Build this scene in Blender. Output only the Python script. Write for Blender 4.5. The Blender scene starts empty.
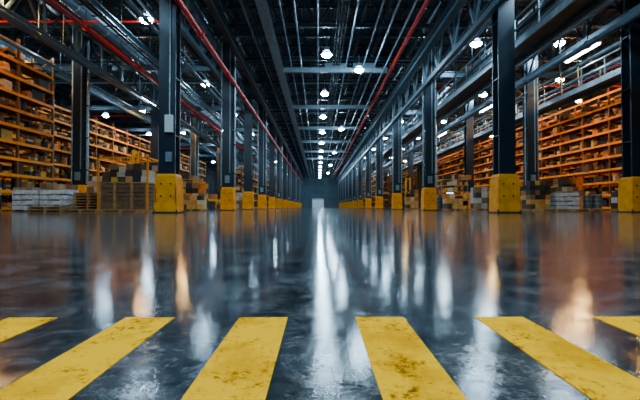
import bpy, math, random
from mathutils import Vector, Matrix
random.seed(7)
C=bpy.context.scene.collection
# ---------------------------------------------------------------- materials
def newmat(name):
    m=bpy.data.materials.new(name); m.use_nodes=True
    nt=m.node_tree; b=nt.nodes['Principled BSDF']; return m,nt,b
def paint(name,col,rough=.45,metal=0.,var=.25,scale=3.,dark=(.02,.02,.02),bump=.05,spec=.5):
    m,nt,b=newmat(name); N=nt.nodes; L=nt.links
    tc=N.new('ShaderNodeTexCoord'); no=N.new('ShaderNodeTexNoise'); no.inputs['Scale'].default_value=scale; no.inputs['Detail'].default_value=8
    L.new(tc.outputs['Object'],no.inputs['Vector'])
    r=N.new('ShaderNodeValToRGB'); r.color_ramp.elements[0].position=.35; r.color_ramp.elements[1].position=.62
    c0=[col[i]*(1-var)+dark[i]*var for i in range(3)]
    r.color_ramp.elements[0].color=(*c0,1); r.color_ramp.elements[1].color=(*col,1)
    L.new(no.outputs['Fac'],r.inputs['Fac']); L.new(r.outputs['Color'],b.inputs['Base Color'])
    b.inputs['Roughness'].default_value=rough; b.inputs['Metallic'].default_value=metal; b.inputs['Specular IOR Level'].default_value=spec
    if bump:
        bp=N.new('ShaderNodeBump'); bp.inputs['Strength'].default_value=bump; L.new(no.outputs['Fac'],bp.inputs['Height']); L.new(bp.outputs['Normal'],b.inputs['Normal'])
    return m
def emis(name,col,s):
    m=bpy.data.materials.new(name); m.use_nodes=True; nt=m.node_tree; nt.nodes.clear()
    e=nt.nodes.new('ShaderNodeEmission'); e.inputs[0].default_value=(*col,1); e.inputs[1].default_value=s
    o=nt.nodes.new('ShaderNodeOutputMaterial'); nt.links.new(e.outputs[0],o.inputs[0]); return m
def island(name,cols,rough=.7):
    m,nt,b=newmat(name); N=nt.nodes; L=nt.links
    g=N.new('ShaderNodeNewGeometry'); r=N.new('ShaderNodeValToRGB'); r.color_ramp.interpolation='CONSTANT'
    n=len(cols)
    for i,c in enumerate(cols):
        e=r.color_ramp.elements[i] if i<2 else r.color_ramp.elements.new(i/n)
        e.position=i/n; e.color=(*c,1)
    L.new(g.outputs['Random Per Island'],r.inputs['Fac'])
    tc=N.new('ShaderNodeTexCoord'); no=N.new('ShaderNodeTexNoise'); no.inputs['Scale'].default_value=5; no.inputs['Detail'].default_value=5
    L.new(tc.outputs['Object'],no.inputs['Vector'])
    mx=N.new('ShaderNodeMix'); mx.data_type='RGBA'; mx.blend_type='MULTIPLY'; mx.inputs[0].default_value=.6
    L.new(r.outputs['Color'],mx.inputs[6]); L.new(no.outputs['Fac'],mx.inputs[7]); L.new(mx.outputs[2],b.inputs['Base Color'])
    b.inputs['Roughness'].default_value=rough
    return m
M_col=paint('column_paint',(.011,.025,.040),.33,.3,.35,2.5)
M_steel=paint('truss_steel',(.028,.056,.078),.34,.5,.4,2)
M_beam=paint('beam_bluegrey',(.085,.155,.20),.34,.35,.3,2)
M_galv=paint('galvanised',(.28,.39,.45),.33,.5,.3,4)
M_yel=paint('guard_yellow',(1.,.36,.0),.5,0,.3,2.5,(.3,.07,.0),spec=.12)
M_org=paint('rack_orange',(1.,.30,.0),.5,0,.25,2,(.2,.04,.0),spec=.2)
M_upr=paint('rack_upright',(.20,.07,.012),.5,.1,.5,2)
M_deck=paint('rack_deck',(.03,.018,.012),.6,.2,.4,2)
M_red=paint('sprinkler_red',(.75,.008,.005),.4,.0,.2,3,spec=.3)
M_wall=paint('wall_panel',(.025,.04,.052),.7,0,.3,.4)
M_wallb=paint('wall_panel_far_glow',(.08,.15,.19),.7,0,.2,.4)  # wall colour lifted to pale blue, painting in the far end's misty glow
M_wood=paint('pallet_wood',(.5,.24,.07),.75,0,.5,6)
M_crate=paint('crate_wood',(.20,.10,.045),.75,0,.5,4)
M_blk=paint('black_rubber',(.02,.02,.022),.6,0,.2,5)
M_white=paint('white_enamel',(.7,.73,.75),.4,0,.1,5)
M_film=paint('stretch_film',(.75,.78,.8),.22,0,.45,4,(.1,.09,.08),.5)
M_box=island('cartons',[(.38,.16,.045),(.07,.035,.015),(.8,.38,.09),(.012,.011,.011),(.85,.62,.36),(.02,.03,.04),(.95,.24,.005),(.13,.05,.02),(.02,.014,.01),(.01,.01,.01),(.5,.18,.04),(.05,.025,.012),(.9,.5,.05)])
M_boxw=island('pale_cartons',[(.55,.36,.2),(.28,.13,.05),(.8,.7,.56),(.06,.04,.025),(.45,.22,.09),(.14,.08,.04),(.62,.5,.38)])
M_lamp=emis('lamp_cool',(.50,.78,1.0),300)
M_ceilfill=emis('ceiling_fill_glow',(.4,.72,1.0),11)  # glowing ring added to the lamp housings to lift the dark ceiling
M_lampw=emis('lamp_warm',(1.0,.52,.14),560)
M_strip=emis('strip_cool',(.75,.9,1.0),70)
M_scr=emis('monitor_glow',(.3,.65,1.0),6)
# roof deck
M_roof,nt,b=newmat('roof_deck'); N=nt.nodes; L=nt.links
tc=N.new('ShaderNodeTexCoord'); w=N.new('ShaderNodeTexWave'); w.bands_direction='X'; w.inputs['Scale'].default_value=1.2
L.new(tc.outputs['Object'],w.inputs['Vector']); bp=N.new('ShaderNodeBump'); bp.inputs['Strength'].default_value=.8; bp.inputs['Distance'].default_value=.1
L.new(w.outputs['Fac'],bp.inputs['Height']); L.new(bp.outputs['Normal'],b.inputs['Normal'])
b.inputs['Base Color'].default_value=(.012,.022,.031,1); b.inputs['Roughness'].default_value=.5; b.inputs['Metallic'].default_value=.2
# floor
M_floor,nt,b=newmat('polished_concrete'); N=nt.nodes; L=nt.links
tc=N.new('ShaderNodeTexCoord')
def noise(s,d=8,r=.6,dist=0):
    n=N.new('ShaderNodeTexNoise'); n.inputs['Scale'].default_value=s; n.inputs['Detail'].default_value=d; n.inputs['Roughness'].default_value=r; n.inputs['Distortion'].default_value=dist
    L.new(tc.outputs['Object'],n.inputs['Vector']); return n
def ramp(src,stops):
    r=N.new('ShaderNodeValToRGB')
    for i,(p,c) in enumerate(stops):
        e=r.color_ramp.elements[i] if i<2 else r.color_ramp.elements.new(p)
        e.position=p; e.color=(*c,1) if not isinstance(c,float) else (c,c,c,1)
    L.new(src,r.inputs['Fac']); return r
n1=noise(5.,12,.78,.5); n2=noise(1.6,6,.6); n3=noise(55,8,.85); n4=noise(22,12,.85,.3); n5=noise(10,3,.55)
r1=ramp(n1.outputs['Fac'],[(.38,(.006,.009,.012)),(.5,(.024,.031,.038)),(.63,(.11,.12,.127))])
r2=ramp(n2.outputs['Fac'],[(.45,(1.,1.,1.)),(.6,(1.25,1.,.8))])
mx=N.new('ShaderNodeMix'); mx.data_type='RGBA'; mx.blend_type='MULTIPLY'; mx.inputs[0].default_value=1
L.new(r1.outputs['Color'],mx.inputs[6]); L.new(r2.outputs['Color'],mx.inputs[7])
r3=ramp(n3.outputs['Fac'],[(.38,(.2,.2,.2)),(.6,(1.6,1.6,1.6))])
mx2=N.new('ShaderNodeMix'); mx2.data_type='RGBA'; mx2.blend_type='MULTIPLY'; mx2.inputs[0].default_value=.85
L.new(mx.outputs[2],mx2.inputs[6]); L.new(r3.outputs['Color'],mx2.inputs[7]); L.new(mx2.outputs[2],b.inputs['Base Color'])
rr=ramp(n4.outputs['Fac'],[(.43,.035),(.63,.22)]); L.new(rr.outputs['Color'],b.inputs['Roughness'])
bp=N.new('ShaderNodeBump'); bp.inputs['Strength'].default_value=.15; bp.inputs['Distance'].default_value=.004
L.new(n5.outputs['Fac'],bp.inputs['Height'])
bp2=N.new('ShaderNodeBump'); bp2.inputs['Strength'].default_value=.09; bp2.inputs['Distance'].default_value=.002
L.new(n4.outputs['Fac'],bp2.inputs['Height']); L.new(bp.outputs['Normal'],bp2.inputs['Normal']); L.new(bp2.outputs['Normal'],b.inputs['Normal'])
b.inputs['Specular IOR Level'].default_value=.55
# floor stripe paint
M_str,nt,b=newmat('stripe_paint'); N=nt.nodes; L=nt.links
tc=N.new('ShaderNodeTexCoord'); gi=N.new('ShaderNodeObjectInfo')
va=N.new('ShaderNodeVectorMath'); va.operation='ADD'; L.new(tc.outputs['Object'],va.inputs[0]); L.new(gi.outputs['Location'],va.inputs[1])
class _T: outputs={'Object':va.outputs[0]}
tc=_T
a1=noise(12,12,.82,.4); a2=noise(90,8,.8); a3=noise(5,6,.7)
ad=N.new('ShaderNodeMath'); ad.operation='ADD'; L.new(a1.outputs['Fac'],ad.inputs[0])
ml=N.new('ShaderNodeMath'); ml.operation='MULTIPLY'; ml.inputs[1].default_value=.5; L.new(a2.outputs['Fac'],ml.inputs[0]); L.new(ml.outputs[0],ad.inputs[1])
s1=ramp(ad.outputs[0],[(.60,(.03,.018,.008)),(.655,(.6,.22,.001)),(.71,(1.,.44,.0))])
s2=ramp(a3.outputs['Fac'],[(.38,(.72,.64,.5)),(.52,(1.,1.,1.))])
mx=N.new('ShaderNodeMix'); mx.data_type='RGBA'; mx.blend_type='MULTIPLY'; mx.inputs[0].default_value=1
L.new(s1.outputs['Color'],mx.inputs[6]); L.new(s2.outputs['Color'],mx.inputs[7]); L.new(mx.outputs[2],b.inputs['Base Color'])
b.inputs['Roughness'].default_value=.6; b.inputs['Specular IOR Level'].default_value=.0
bp=N.new('ShaderNodeBump'); bp.inputs['Strength'].default_value=.3; bp.inputs['Distance'].default_value=.002
L.new(ad.outputs[0],bp.inputs['Height']); L.new(bp.outputs['Normal'],b.inputs['Normal'])
# ---------------------------------------------------------------- mesh builder
class MB:
    def __init__(s): s.v=[];s.f=[];s.m=[];s.mats=[]
    def mi(s,m):
        if m not in s.mats: s.mats.append(m)
        return s.mats.index(m)
    def box(s,x,y,z,sx,sy,sz,m,rot=0,taper=1.):
        """centre x,y ; z = bottom"""
        o=len(s.v); c,sn=math.cos(rot),math.sin(rot)
        for k,t in ((0,1.),(1,taper)):
            for dx,dy in ((-1,-1),(1,-1),(1,1),(-1,1)):
                a,b_=dx*sx/2*t,dy*sy/2*t
                s.v.append((x+a*c-b_*sn,y+a*sn+b_*c,z+k*sz))
        for f in ((3,2,1,0),(4,5,6,7),(0,1,5,4),(1,2,6,5),(2,3,7,6),(3,0,4,7)):
            s.f.append([o+i for i in f]); s.m.append(s.mi(m))
    def beam(s,p,q,w,h,m):
        p,q=Vector(p),Vector(q); d=(q-p).normalized(); up=Vector((0,0,1))
        if abs(d.z)>.95: up=Vector((0,1,0))
        a=d.cross(up).normalized()*w/2; b_=a.cross(d).normalized()*h/2
        o=len(s.v)
        for e in (p,q):
            for i,j in ((-1,-1),(1,-1),(1,1),(-1,1)): s.v.append(tuple(e+a*i+b_*j))
        for f in ((3,2,1,0),(4,5,6,7),(0,1,5,4),(1,2,6,5),(2,3,7,6),(3,0,4,7)):
            s.f.append([o+i for i in f]); s.m.append(s.mi(m))
    def ibeam(s,p,q,w,h,m,t=.05):
        p,q=Vector(p),Vector(q); u=Vector((0,0,h/2-t/2))
        s.beam(p+u,q+u,w,t,m); s.beam(p-u,q-u,w,t,m); s.beam(p,q,t,h-2*t,m)
    def cyl(s,p,q,r,m,n=10,r2=None,cap=True):
        p,q=Vector(p),Vector(q); d=(q-p).normalized(); up=Vector((0,0,1)) if abs(d.z)<.95 else Vector((1,0,0))
        a=d.cross(up).normalized(); b_=a.cross(d); r2=r if r2 is None else r2; o=len(s.v)
        for e,R in ((p,r),(q,r2)):
            for i in range(n):
                t=2*math.pi*i/n; s.v.append(tuple(e+a*R*math.cos(t)+b_*R*math.sin(t)))
        for i in range(n):
            j=(i+1)%n; s.f.append([o+i,o+j,o+n+j,o+n+i]); s.m.append(s.mi(m))
        if cap:
            s.f.append([o+i for i in range(n)][::-1]); s.m.append(s.mi(m)); s.f.append([o+n+i for i in range(n)]); s.m.append(s.mi(m))
    def mesh(s,name):
        me=bpy.data.meshes.new(name); me.from_pydata(s.v,[],s.f)
        for m in s.mats: me.materials.append(m)
        me.polygons.foreach_set('material_index',s.m); me.update(); return me
    def obj(s,name,loc=(0,0,0),parent=None,bevel=0,me=None):
        me=me or s.mesh(name); ob=bpy.data.objects.new(name,me); C.objects.link(ob); ob.location=loc
        if parent: ob.parent=parent
        if bevel:
            b=ob.modifiers.new('b','BEVEL'); b.width=bevel; b.segments=2; b.limit_method='ANGLE'
        return ob
def inst(name,me,loc,rot=0,parent=None):
    ob=bpy.data.objects.new(name,me); C.objects.link(ob); ob.location=loc; ob.rotation_euler=(0,0,rot)
    if parent: ob.parent=parent
    return ob
def empty(name,loc=(0,0,0)):
    e=bpy.data.objects.new(name,None); C.objects.link(e); e.location=loc; return e
HW=33; Y0=-12; Y1=150; RH=14.2
# ---------------------------------------------------------------- shell
m=MB(); m.box(0,(Y0+Y1)/2,-.3,2*HW,Y1-Y0,.3,M_floor); m.obj('floor')
m=MB(); m.box(0,(Y0+Y1)/2,RH,2*HW,Y1-Y0,.3,M_roof); m.obj('ceiling')
for nm,x in (('wall_left',-HW-.15),('wall_right',HW+.15)):
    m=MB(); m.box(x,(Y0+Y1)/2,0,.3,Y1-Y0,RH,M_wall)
    for k in range(27): m.box(x-math.copysign(.2,x),Y0+3+k*6,0,.12,.3,RH,M_steel)
    m.obj(nm)
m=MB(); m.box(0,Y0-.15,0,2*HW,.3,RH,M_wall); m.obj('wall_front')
m=MB(); dw=4.2;dh=3.0
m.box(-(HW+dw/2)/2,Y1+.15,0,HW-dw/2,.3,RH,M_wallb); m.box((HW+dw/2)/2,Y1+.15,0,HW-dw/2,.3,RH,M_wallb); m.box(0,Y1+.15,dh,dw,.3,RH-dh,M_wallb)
for k in range(12): m.box(-30+k*5.5,Y1-.1,0,.3,.2,RH,M_beam)
for z in (4.5,7.5,10.5): m.box(0,Y1-.08,z,2*HW,.16,.25,M_beam)
m.obj('wall_back')
m=MB(); m.box(-dw/2-.1,Y1-.35,0,.25,.3,dh+.2,M_yel); m.box(dw/2+.1,Y1-.35,0,.25,.3,dh+.2,M_yel); m.box(0,Y1-.35,dh,dw,.3,.5,M_galv); m.obj('door_1')
# ---------------------------------------------------------------- floor stripes
for cx in (-.897,-.641,-.378,-.1227,.1386,.41,.675,.93):
    m=MB(); m.box(0,0,0,.109,.66,.0012,M_str); m.obj('floor_stripe',(cx,.579,0.0))
# ---------------------------------------------------------------- columns
def column_mesh(h,kind):
    m=MB(); W=.68
    for sy in (-1,1): m.box(0,sy*.27,.03,W,.06,h-.03,M_col)
    m.box(0,0,.03,.06,.5,h-.03,M_col)
    for z in (3.2,5.6,8.0,10.4): 
        for sx in (-1,1): m.box(sx*.17,0,z,.3,.48,.04,M_steel)
    # guard: two welded channels around the shaft + kick plates
    m.box(0,0,.0,1.02,.94,.06,M_steel)
    m.box(0,0,.06,.80,.74,1.45,M_yel); m.box(0,0,1.51,.80,.74,.1,M_yel,taper=.9)
    for sx in (-1,1):
        m.box(sx*.37,-.39,.06,.12,.06,1.35,M_yel); m.box(sx*.37,.39,.06,.12,.06,1.35,M_yel)
        m.box(sx*.42,0,.06,.06,.84,1.0,M_yel)
    m.box(0,0,.06,.93,.88,.36,M_yel,taper=.97)
    for sx in (-1,1):
        for sy in (-1,1): m.cyl((sx*.45,sy*.42,.06),(sx*.45,sy*.42,.14),.035,M_blk,6)
        m.cyl((sx*.2,-.37,1.2),(sx*.2,-.40,1.2),.04,M_blk,6); m.cyl((sx*.2,-.37,.7),(sx*.2,-.40,.7),.04,M_blk,6)
    if kind==1:
        m.cyl((.44,-.1,1.7),(.44,-.1,h),.08,M_galv,10); m.cyl((-.44,-.2,1.7),(-.44,-.2,h),.05,M_galv,8)
        for z in (2.5,4.5,6.5,8.5): m.box(.4,-.1,z,.26,.2,.08,M_blk)
        m.box(0,-.34,1.9,.3,.12,.5,M_galv)
        m.box(.16,-.31,2.6,.06,.03,h-2.6,M_galv)
    if kind==2:
        m.box(.12,-.4,3.3,.3,.18,.7,M_white); m.cyl((.12,-.35,4.0),(.12,-.35,h),.03,M_galv,6)
        m.box(.1,-.35,2.1,.24,.1,.4,M_galv)
    return m.mesh('steel_column')
CM=[column_mesh(11.55,k) for k in range(3)]
for i,y in enumerate([16.7,28.1,39.5,50.8,62,73.5,85,96,107,118,129,140]): inst('steel_column',CM[0 if i==0 else 1],(7.8,y,0))
for i,y in enumerate([16.7,27.7,35.6,44.5,54,64,75,86,97,108,119,130,141]): inst('steel_column',CM[2 if i==0 else (i%2)],(-6.2,y,0))
for i,y in enumerate([18.1,27,38,50,62,74,86,98,110,122,134]): inst('steel_column',CM[i%2],(14.4,y,0))
for i,y in enumerate([25,36.5,48,60,72,84,96,108,120,132]): inst('steel_column',CM[(i+1)%2],(-14.8,y,0))
# ---------------------------------------------------------------- roof structure
YS=[8+5.7*i for i in range(25)]
for y in YS:
    m=MB(); 
    m.beam((-HW,0,11.7),(HW,0,11.7),.22,.22,M_steel); m.beam((-HW,0,13.5),(HW,0,13.5),.22,.2,M_steel)
    n=30; st=2*HW/n
    for i in range(n):
        x=-HW+i*st; m.beam((x,0,11.7),(x+st/2,0,13.5),.1,.1,M_steel); m.beam((x+st/2,0,13.5),(x+st,0,11.7),.1,.1,M_steel)
    m.obj('roof_truss',(0,y,0))
m=MB()
for i in range(41):
    x=-32+i*1.6; m.ibeam((x,Y0,13.75),(x,Y1,13.75),.16,.3,M_steel,.03)
m.obj('roof_purlins')
m=MB()
for k in range(70):
    m.beam((-HW,Y0+2+k*2.2,14.05),(HW,Y0+2+k*2.2,14.05),.08,.18,M_steel)
m.obj('roof_battens')
def lattice(name,x,z0,z1,y0=4,y1=146,step=2.8,mc=M_beam,w=.22,md=M_steel):
    m=MB(); m.beam((0,y0,z0),(0,y1,z0),w,.28,mc); m.beam((0,y0,z1),(0,y1,z1),w,.28,mc)
    n=int((y1-y0)/step)
    for i in range(n):
        a=y0+i*step; m.beam((0,a,z0),(0,a+step/2,z1),.09,.12,md); m.beam((0,a+step/2,z1),(0,a+step,z0),.09,.12,md); m.beam((0,a,z0),(0,a,z1),.1,.1,mc)
    return m.obj(name,(x,0,0))
lattice('lattice_girder',7.15,8.4,11.2,mc=M_beam,md=M_galv)
lattice('lattice_girder',-6.9,9.3,11.2,md=M_beam)
lattice('lattice_girder',14.0,8.9,10.9)
lattice('lattice_girder',-14.3,9.0,11.0)
# longitudinal rails
def rail(name,x,z,w,h,mat,y0=4,y1=146,hang=True):
    m=MB(); m.ibeam((0,y0,z),(0,y1,z),w,h,mat,.04)
    if hang:
        for y in YS: m.beam((0,y,z+h/2),(0,y,11.7),.07,.07,M_steel)
    return m.obj(name,(x,0,0))
rail('crane_rail_beam',-3.0,11.1,.5,.5,M_galv)
rail('runway_beam',6.6,9.9,.35,.5,M_beam)
rail('runway_beam',-5.2,10.2,.3,.45,M_steel)
rail('runway_beam',10.6,9.5,.3,.4,M_beam)
rail('runway_beam',-10.6,9.8,.3,.4,M_beam)
# catwalk with railings
def catwalk(x,z,w=1.1):
    m=MB(); y0,y1=6,140
    m.box(x*0,(y0+y1)/2,z,w,y1-y0,.05,M_steel)
    for sx in (-w/2,w/2):
        m.beam((sx,y0,z-.06),(sx,y1,z-.06),.08,.26,M_galv)
        m.cyl((sx,y0,z+1.1),(sx,y1,z+1.1),.045,M_galv,6); m.cyl((sx,y0,z+.6),(sx,y1,z+.6),.035,M_galv,6)
        for i in range(int((y1-y0)/1.9)): m.beam((sx,y0+i*1.9,z),(sx,y0+i*1.9,z+1.1),.06,.06,M_galv)
    for y in YS[:-2]: m.beam((-w/2,y,z),(-w/2,y,11.6),.06,.06,M_steel); m.beam((w/2,y,z),(w/2,y,11.6),.06,.06,M_steel)
    m.obj('catwalk',(x,0,0))
catwalk(9.2,7.4)
catwalk(15.9,7.2)
def pipe(name,x,z,r,mat,drops=True,y0=4,y1=146):
    m=MB(); m.cyl((0,y0,z),(0,y1,z),r,mat,10)
    for i in range(int((y1-y0)/5.7)):
        y=y0+4+i*5.7
        m.cyl((0,y-.06,z),(0,y+.06,z),r*1.35,mat,10)
        if drops: m.beam((0,y,z+r),(0,y,11.6),.03,.03,M_steel)
    return m.obj(name,(x,0,0))
pipe('sprinkler_pipe',5.75,11.1,.12,M_red)
pipe('sprinkler_pipe',-5.75,8.75,.14,M_red)
pipe('sprinkler_pipe',-11.3,9.0,.14,M_red)
pipe('sprinkler_pipe',12.6,9.1,.11,M_red)
pipe('sprinkler_pipe',19.0,9.3,.13,M_red)
for x,z,r in ((4.4,11.3,.07),(8.35,9.3,.09),(11.6,8.4,.1),(13.2,8.2,.16),(-8.4,9.4,.1),(-13.6,8.6,.12),(-1.3,11.4,.05),(2.2,11.4,.06),(17.2,9.6,.12),(-18.5,9.6,.15),(.0,11.45,.04),(3.5,11.2,.05),(-4.2,11.4,.06),(-12.4,8.1,.09),(-16.2,8.9,.1),(-9.0,10.6,.07),(11.2,10.5,.07),(5.0,10.7,.05),(-2.1,11.5,.04),(16.4,10.4,.08)):
    pipe('conduit_pipe',x,z,r,M_beam if r>.08 else M_galv)
# cable trays
for x,z in ((8.8,10.4),(-7.8,10.2),(12.0,10.0),(-9.6,8.7),(1.4,11.2),(17.6,8.8)):
    m=MB()
    for sx in (-.3,.3): m.beam((sx,4,z),(sx,146,z),.03,.14,M_beam)
    for i in range(140): m.beam((-.3,4.5+i,z-.05),(.3,4.5+i,z-.05),.06,.03,M_steel)
    m.cyl((-.1,4,z),(-.1,146,z),.06,M_blk,6); m.cyl((.1,4,z),(.1,146,z),.05,M_blk,6)
    for y in YS: m.beam((0,y,z),(0,y,11.6),.04,.04,M_steel)
    m.obj('cable_tray',(x,0,0))
# transverse beams
for i,y in enumerate([31,42.4,53.8,65,76.6,88]):
    m=MB(); m.ibeam((-2.7,0,10.9),(5.4,0,10.9),.3,.36,M_galv,.05)
    for x in (-2.5,1,5.2): m.beam((x,0,11.1),(x,0,11.65),.08,.08,M_steel)
    if i==0:
        for x in (1.4,3.6): m.box(x,0,11.1,1.7,.5,.3,M_galv)
    m.obj('cross_beam',(0,y,0))
for y in (16.7,28.1,39.5,50.8,62,73.5):
    for a,b_ in ((8.3,13.9),(14.9,30)):
        m=MB(); m.ibeam((a,0,9.6),(b_,0,9.6),.25,.4,M_steel); m.beam((a,0,9.5),(a+1.6,0,11.2),.1,.1,M_steel); m.obj('tie_beam',(0,y,0))
for y in (16.7,27.7,39,50,62,75):
    for a,b_ in ((-14.3,-6.7),(-30,-15.3)):
        m=MB(); m.ibeam((a,0,9.9),(b_,0,9.9),.25,.4,M_steel); m.beam((b_,0,9.8),(b_-1.6,0,11.3),.1,.1,M_steel); m.obj('tie_beam',(0,y,0))
# transverse sprinkler branches + duct
for k,y in enumerate((13,22,33,45,57,70)):
    m=MB(); m.cyl((-30,0,10.5),(-7.4,0,10.5),.06,M_red if k%2 else M_galv,8); m.cyl((8.4,0,10.3),(30,0,10.3),.07,M_red if k%2==0 else M_galv,8)
    m.obj('branch_pipe',(0,y,0))
def duct(x,z,r):
    m=MB(); m.cyl((0,6,0),(0,140,0),r,M_beam,20)
    for i in range(45): m.cyl((0,6+3*i,0),(0,6.12+3*i,0),r*1.08,M_galv,20)
    for y in YS[:-2]: m.beam((0,y+.7,r),(0,y+.7,RH-z),.04,.04,M_steel)
    m.obj('ventilation_duct',(x,0,z))
duct(-19.8,10.6,.4); duct(12.9,11.0,.3); duct(-12.9,10.9,.28)
# ---------------------------------------------------------------- lamps
def lamp_mesh(em,R=.35,drop=1.2,up=M_ceilfill):
    m=MB(); n=20
    m.cyl((0,0,0),(0,0,.1),R*1.02,M_blk,n,R); m.cyl((0,0,.1),(0,0,.26),R*.95,up,n,R*.5,cap=False)
    m.cyl((0,0,.26),(0,0,.5),R*.5,M_galv,n); m.cyl((0,0,.5),(0,0,drop),.025,M_galv,6)
    o=len(m.v); rings=5
    for k in range(rings):
        t=k/rings*math.pi/2
        for i in range(n):
            a=2*math.pi*i/n; m.v.append((R*math.cos(t)*math.cos(a),R*math.cos(t)*math.sin(a),-.001-R*.55*math.sin(t)))
    m.v.append((0,0,-R*.55)); ap=len(m.v)-1
    for k in range(rings-1):
        for i in range(n):
            j=(i+1)%n; m.f.append([o+k*n+i,o+(k+1)*n+i,o+(k+1)*n+j,o+k*n+j]); m.m.append(m.mi(em))
    for i in range(n):
        j=(i+1)%n; m.f.append([o+(rings-1)*n+i,ap,o+(rings-1)*n+j]); m.m.append(m.mi(em))
    return m.mesh('near_fill_lamp')
LC=lamp_mesh(M_lamp); LW=lamp_mesh(M_lampw,R=.3)
rows=[(-16.7,24.5,LC),(-9.5,10.4,LC),(.6,27,LC),(3.1,30,LC),(10,13.5,LC),(15.2,25,LC),(24.2,16,LW),(-24,22,LC)]
for x,s,me in rows:
    y=s; k=0
    step=11.6 if x not in (.6,3.1) else (9.4 if x==.6 else 23)
    while y<140:
        inst('near_fill_lamp',me,(x,y,10.6)); y+=step
for x,y in ((-9.5,-1),(-2.5,1.5),(3.5,1.5),(10,2),(-1.5,-6),(4,-6),(.6,17.5),(-2,6),(3,6),(.5,-1)): inst('near_fill_lamp',LC,(x,y,10.6))  # out-of-view lamps added to brighten the stripes and near floor
# warm rack-aisle lamps; left ones and extras added for the racks' orange glow
for x,y in ((18.3,22),(18.3,30),(18.3,38),(18.3,48),(18.3,64),(-14.2,18),(18.3,84),(23.7,28),(23.7,44),(-19.1,16),(-19.1,21),(23.7,36),(23.7,54),(-17.6,40),(-17.6,52)):
    inst('near_fill_lamp',LW,(x,y,9.9))
m=MB(); m.box(0,0,.06,.22,2.7,.1,M_white); m.box(0,0,0,.16,2.6,.06,M_strip)
for yy in (-1,1): m.beam((0,yy,.16),(0,yy,2.6),.02,.02,M_steel)
ST=m.mesh('strip_light')
for x,y in ((14.05,21.1),(14.05,33),(14.05,45),(-10.2,44),(-13,31)): inst('strip_light',ST,(x,y,8.4))
# ---------------------------------------------------------------- racks
def rack(x,y0,nb,levels,lh,face,depth=1.3,bay=2.9,orange=M_org,fill=.97,boxmat=None,jit=0.):
    root=empty('pallet_rack',(x,y0,0)); H=levels*lh+.6
    m=MB()
    for i in range(nb+1):
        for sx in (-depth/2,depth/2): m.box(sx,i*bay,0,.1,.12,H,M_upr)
        for k in range(int(H/1.2)):
            a=-depth/2 if k%2 else depth/2; m.beam((a,i*bay,k*1.2+.1),(-a,i*bay,min(H,k*1.2+1.3)),.05,.05,M_upr)
    for l in range(levels+1):
        for i in range(nb):
            z=.18+l*lh
            for sx in (-depth/2-.03,depth/2+.03): m.beam((sx,i*bay,z),(sx,(i+1)*bay,z),.06,.16,orange)
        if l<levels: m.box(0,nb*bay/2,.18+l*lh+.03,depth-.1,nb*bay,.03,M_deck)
    m.obj('frame',parent=root)
    m=MB()
    for l in range(levels):
        z=.24+l*lh
        for i in range(nb):
            y=i*bay+.12
            while y<(i+1)*bay-.2:
                w=random.choice((.2,.3,.4,.55,.7,.95)); w=min(w,(i+1)*bay-.08-y)
                if random.random()<fill:
                    h=random.uniform(.2,.98)*(lh-.2); d=random.uniform(.5,.98)*depth
                    xo=random.uniform(-.12,.12); rt=random.uniform(-.08,.08); t=random.random(); bm=boxmat or M_box
                    if t<.45 and h>.35:
                        k=random.choice((2,3,4))
                        for q in range(k): m.box(xo+random.uniform(-.05,.05),y+w/2,z+q*h/k,d,w*random.uniform(.75,.96),h/k*.95,bm,rt)
                    elif t<.6 and w>=.3:
                        r=min(w,.6)/2; m.cyl((face*depth*.25,y+w/2,z),(face*depth*.25,y+w/2,z+h),r*.9,bm,9)
                    elif t<.7:
                        r=min(w,h*.9)/2; m.cyl((-depth*.45,y+w/2,z+r),(depth*.45,y+w/2,z+r),r,bm,9)
                    else: m.box(xo,y+w/2,z,d,w*.92,h,bm,rt)
                y+=w+.03
    m.obj('cartons',parent=root)
    return root
rack(21.7,20,18,9,.92,-1)
rack(25.5,20,18,9,.95,-1,fill=.7)
rack(-17.3,13.5,4,10,.9,1)
rack(-21,13.5,5,9,.95,1,fill=.7)
rack(-20.5,30,14,7,1.1,1)
rack(-26,28,14,8,1.1,1)
rack(11.2,66,22,6,1.0,-1)
rack(-10.2,50,28,5,1.05,1)
rack(17.6,74,20,7,1.0,-1)
# ---------------------------------------------------------------- pallets / loads
def pallet(m,x=0,y=0,z=0,w=1.3,d=1.1,mat=M_wood):
    for sx in (-1,0,1): m.box(x+sx*(w/2-.06),y,z+.02,.1,d,.09,mat)
    for i in range(7): m.box(x,y-d/2+.07+i*(d-.14)/6,z+.11,w,.1,.025,mat)
    for i in (-1,0,1): m.box(x,y+i*(d/2-.07),z,w,.12,.02,mat)
def load(name,x,y,cols=3,rows=2,lay=3,w=1.3,d=1.1,bh=.36,mat=M_box,wrap=False,rot=0,missing=.1):
    root=empty(name,(x,y,0)); root.rotation_euler=(0,0,rot)
    m=MB(); pallet(m,w=w,d=d); m.obj('pallet',parent=root)
    m=MB(); cw=w/cols; cd=d/rows
    for l in range(lay):
        for i in range(cols):
            for j in range(rows):
                if l==lay-1 and random.random()<missing*4: continue
                m.box(-w/2+cw*(i+.5),-d/2+cd*(j+.5),.137+l*bh,cw*.94,cd*.93,bh*.97,mat,random.uniform(-.04,.04))
    m.obj('cartons',parent=root)
    if wrap:      # film bands wound round the load, leaving the top open
        m=MB(); z=.2
        while z<.137+(lay-1)*bh:
            t=random.uniform(-.02,.02)
            for sy in (-1,1): m.beam((-w/2-.01,sy*(d/2+.01),z-t),(w/2+.01,sy*(d/2+.01),z+t),.012,.2,M_film)
            for sx in (-1,1): m.beam((sx*(w/2+.01),-d/2-.01,z+t),(sx*(w/2+.01),d/2+.01,z-t),.012,.2,M_film)
            z+=.26
        m.obj('stretch_film',parent=root)
    return root
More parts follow.
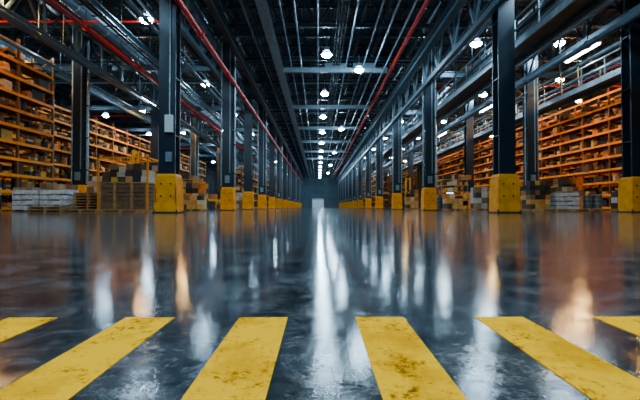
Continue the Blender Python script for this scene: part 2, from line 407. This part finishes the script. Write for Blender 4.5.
load('wrapped_pallet_load',-13.0,20.2,w=1.2,lay=5,bh=.25,cols=4,mat=M_boxw,wrap=True)
load('wrapped_pallet_load',-14.4,20.3,w=1.25,lay=5,bh=.27,cols=4,mat=M_boxw,missing=.2,wrap=True)
load('carton_pallet',-15.3,18.2,w=1.1,lay=5,bh=.34)
load('carton_pallet',-12.6,23.4,w=1.2,lay=6,bh=.32,mat=M_boxw)
load('carton_pallet',-7.4,24,w=1.2,lay=3,bh=.26,cols=4)
load('carton_pallet',-8.6,28.5,w=1.3,lay=5,bh=.36); load('carton_pallet',-10.3,29.5,w=1.3,lay=4,bh=.36)
load('carton_pallet',-8.6,37,w=1.3,lay=5,bh=.38); load('carton_pallet',-8.4,42,w=1.3,lay=4,bh=.4,mat=M_boxw)
load('carton_pallet',13.2,24.2,w=1.2,lay=6,bh=.28,cols=4); load('wrapped_pallet_load',14.7,24.0,w=1.3,lay=5,bh=.26,cols=4,mat=M_boxw,wrap=True); load('carton_pallet',16.3,26,w=1.3,lay=5,bh=.4)
load('carton_pallet',19.0,24.5,w=1.2,lay=3,bh=.36,mat=M_boxw); load('carton_pallet',17.8,30,w=1.2,lay=4,bh=.38)
load('carton_pallet',10.3,35.5,w=1.3,lay=4,bh=.4); load('carton_pallet',10.3,44,w=1.3,lay=5,bh=.4); load('carton_pallet',12.3,30,w=1.3,lay=4,bh=.4,mat=M_boxw); load('carton_pallet',9.6,28.5,w=1.1,lay=3,bh=.36)
# packing workstations: bench, upper shelves, monitor, roller conveyor
def workstation(x,y,rot=0):
    root=empty('packing_workstation',(x,y,0)); root.rotation_euler=(0,0,rot)
    m=MB()
    for sx in (-1.1,1.1):
        for sy in (-.4,.4): m.box(sx,sy,0,.08,.08,2.6 if sy>0 else .9,M_galv)
    m.box(0,0,.88,2.4,.95,.06,M_wood); m.box(0,.05,.35,2.2,.8,.04,M_beam)
    for z in (1.5,2.05,2.55): m.box(0,.3,z,2.3,.4,.04,M_org)
    m.obj('bench',parent=root)
    m=MB(); m.box(-.5,.1,1.12,.6,.05,.38,M_blk); m.box(-.5,.07,1.15,.55,.012,.32,M_scr); m.box(-.5,.12,.94,.08,.05,.25,M_blk); m.box(-.5,.1,.94,.25,.2,.02,M_blk); m.obj('monitor',parent=root)
    m=MB()
    for z in (.4,1.54,2.09,2.59):
        xx=-1.
        while xx<.95:
            w_=random.uniform(.2,.45); m.box(xx+w_/2,.28,z,w_*.9,.34,random.uniform(.2,.42),random.choice((M_box,M_boxw))); xx+=w_
    m.obj('parts_bins',parent=root)
def roller(x,y,L=6):
    m=MB()
    for sx in (-.4,.4): m.beam((sx,-L/2,.8),(sx,L/2,.8),.05,.16,M_yel)
    for i in range(int(L/.2)): m.cyl((-.38,-L/2+.1+i*.2,.84),(.38,-L/2+.1+i*.2,.84),.05,M_galv,8)
    for k in range(4):
        for sx in (-.4,.4): m.box(sx,-L/2+.3+k*(L-.6)/3,0,.07,.07,.75,M_beam)
    for k in range(4): m.box(0,-L/2+.8+k*1.5,.89,.5,.6,random.uniform(.25,.5),M_box)
    m.obj('roller_conveyor',(x,y,0))
workstation(-10.9,25.4); workstation(-11.2,33.2); workstation(-12.2,38.5); workstation(11.6,33.5); workstation(17.0,34.0)
roller(-8.7,32.6); roller(12.0,39.5)
# crate
root=empty('wooden_crate_stack',(-9.15,19.6,0))
m=MB(); pallet(m,w=2.4,d=1.6)
for z in range(6): 
    for sy in (-1,1): m.box(0,sy*.72,.15+z*.2,2.2,.05,.17,M_crate)
    for sx in (-1,1): m.box(sx*1.08,0,.15+z*.2,.05,1.4,.17,M_crate)
for sx in (-1.1,-.4,.4,1.1): m.box(sx,-.77,.15,.12,.05,1.25,M_wood)
m.box(0,0,1.36,2.3,1.55,.06,M_wood)
m.obj('crate',parent=root)
m=MB(); 
for i in range(6):
    h=random.uniform(.35,.95); k=random.choice((2,3))
    for q in range(k): m.box(-.92+i*.37+random.uniform(-.02,.02),-.1,1.42+q*h/k,.34,random.uniform(.8,1.2),h/k*.96,random.choice((M_box,M_boxw)),random.uniform(-.05,.05))
m.obj('cartons',parent=root)
m=MB()
for sx in (-1.15,1.15):
    for sy in (-.8,.8): m.box(sx,sy,0,.07,.07,2.6,M_org)
for sy in (-.8,.8): m.box(0,sy,2.53,2.37,.07,.07,M_org)
for sx in (-1.15,1.15): m.box(sx,0,2.53,.07,1.6,.07,M_org)
m.obj('stillage_frame',parent=root)
for x,y,n in ((-9.9,17.3,1),(-8.2,17.2,1),(-11.6,17.6,2),(14.4,21.6,1),(12.8,21.9,1),(-11.5,20.6,7)):
    m=MB()
    for k in range(n): pallet(m,x=random.uniform(-.04,.04),z=.14*k,w=1.45,d=1.1)
    m.obj('empty_pallet',(x,y,0))
# drums
m=MB(); pallet(m,w=1.3,d=1.3)
for i in (-.32,.32):
    for j in (-.32,.32):
        m.cyl((i,j,.14),(i,j,1.04),.3,M_beam,16)
        for z in (.14,.45,.75,1.0): m.cyl((i,j,z),(i,j,z+.04),.315,M_galv,16)
DR=m.mesh('drum_pallet')
for p in ((18.2,26.8),(9.6,31.5),(-13.4,30.5)): inst('drum_pallet',DR,(*p,0))
# forklift
def forklift(x,y,rot):
    root=empty('forklift',(x,y,0)); root.rotation_euler=(0,0,rot)
    m=MB(); m.box(0,-.5,.3,1.1,1.5,.7,M_yel,taper=.92); m.box(0,-1.25,.35,1.05,.5,.85,M_blk,taper=.9); m.box(0,-.5,1.0,.5,.5,.12,M_blk); m.box(0,-.78,1.05,.5,.12,.5,M_blk)
    m.obj('body',parent=root,bevel=.05)
    m=MB()
    for sx in (-.5,.5):
        m.beam((sx,.25,1.0),(sx,0,2.15),.07,.07,M_blk); m.beam((sx,-1.1,1.0),(sx,-.9,2.15),.07,.07,M_blk); m.beam((sx,0,2.15),(sx,-.95,2.15),.07,.07,M_blk)
    for k in range(6): m.beam((-.5,-.05-k*.17,2.15),(.5,-.05-k*.17,2.15),.05,.04,M_blk)
    m.obj('overhead_guard',parent=root)
    m=MB()
    for sx in (-.32,.32): m.box(sx,.5,.1,.14,.16,4.0,M_yel)
    for z in (.6,2.,3.9): m.box(0,.5,z,.64,.1,.14,M_yel)
    m.box(0,.62,.3,.9,.06,.5,M_blk)
    for sx in (-.3,.3): m.box(sx,1.15,.1,.12,1.05,.05,M_blk)
    m.obj('mast',parent=root)
    m=MB()
    for sx in (-.5,.5):
        m.cyl((sx-.1,.2,.32),(sx+.1,.2,.32),.32,M_blk,20); m.cyl((sx-.09,-1.1,.26),(sx+.09,-1.1,.26),.26,M_blk,20)
    m.obj('wheels',parent=root)
forklift(-13.0,27.4,math.radians(270)); forklift(12.0,52,math.radians(20))
# ---------------------------------------------------------------- world (daylight outside the dock door)
w=bpy.data.worlds.new('World'); bpy.context.scene.world=w; w.use_nodes=True
w.node_tree.nodes['Background'].inputs[0].default_value=(.4,.72,1,1); w.node_tree.nodes['Background'].inputs[1].default_value=.6
# ---------------------------------------------------------------- camera
cd=bpy.data.cameras.new('camera'); cam=bpy.data.objects.new('camera',cd); C.objects.link(cam)
cd.sensor_width=36; cd.lens=22.5; cd.clip_start=.02; cd.clip_end=500
cam.location=(0,0,.25); cam.rotation_euler=(math.radians(90+1.0),0,math.radians(-.29))
bpy.context.scene.camera=cam
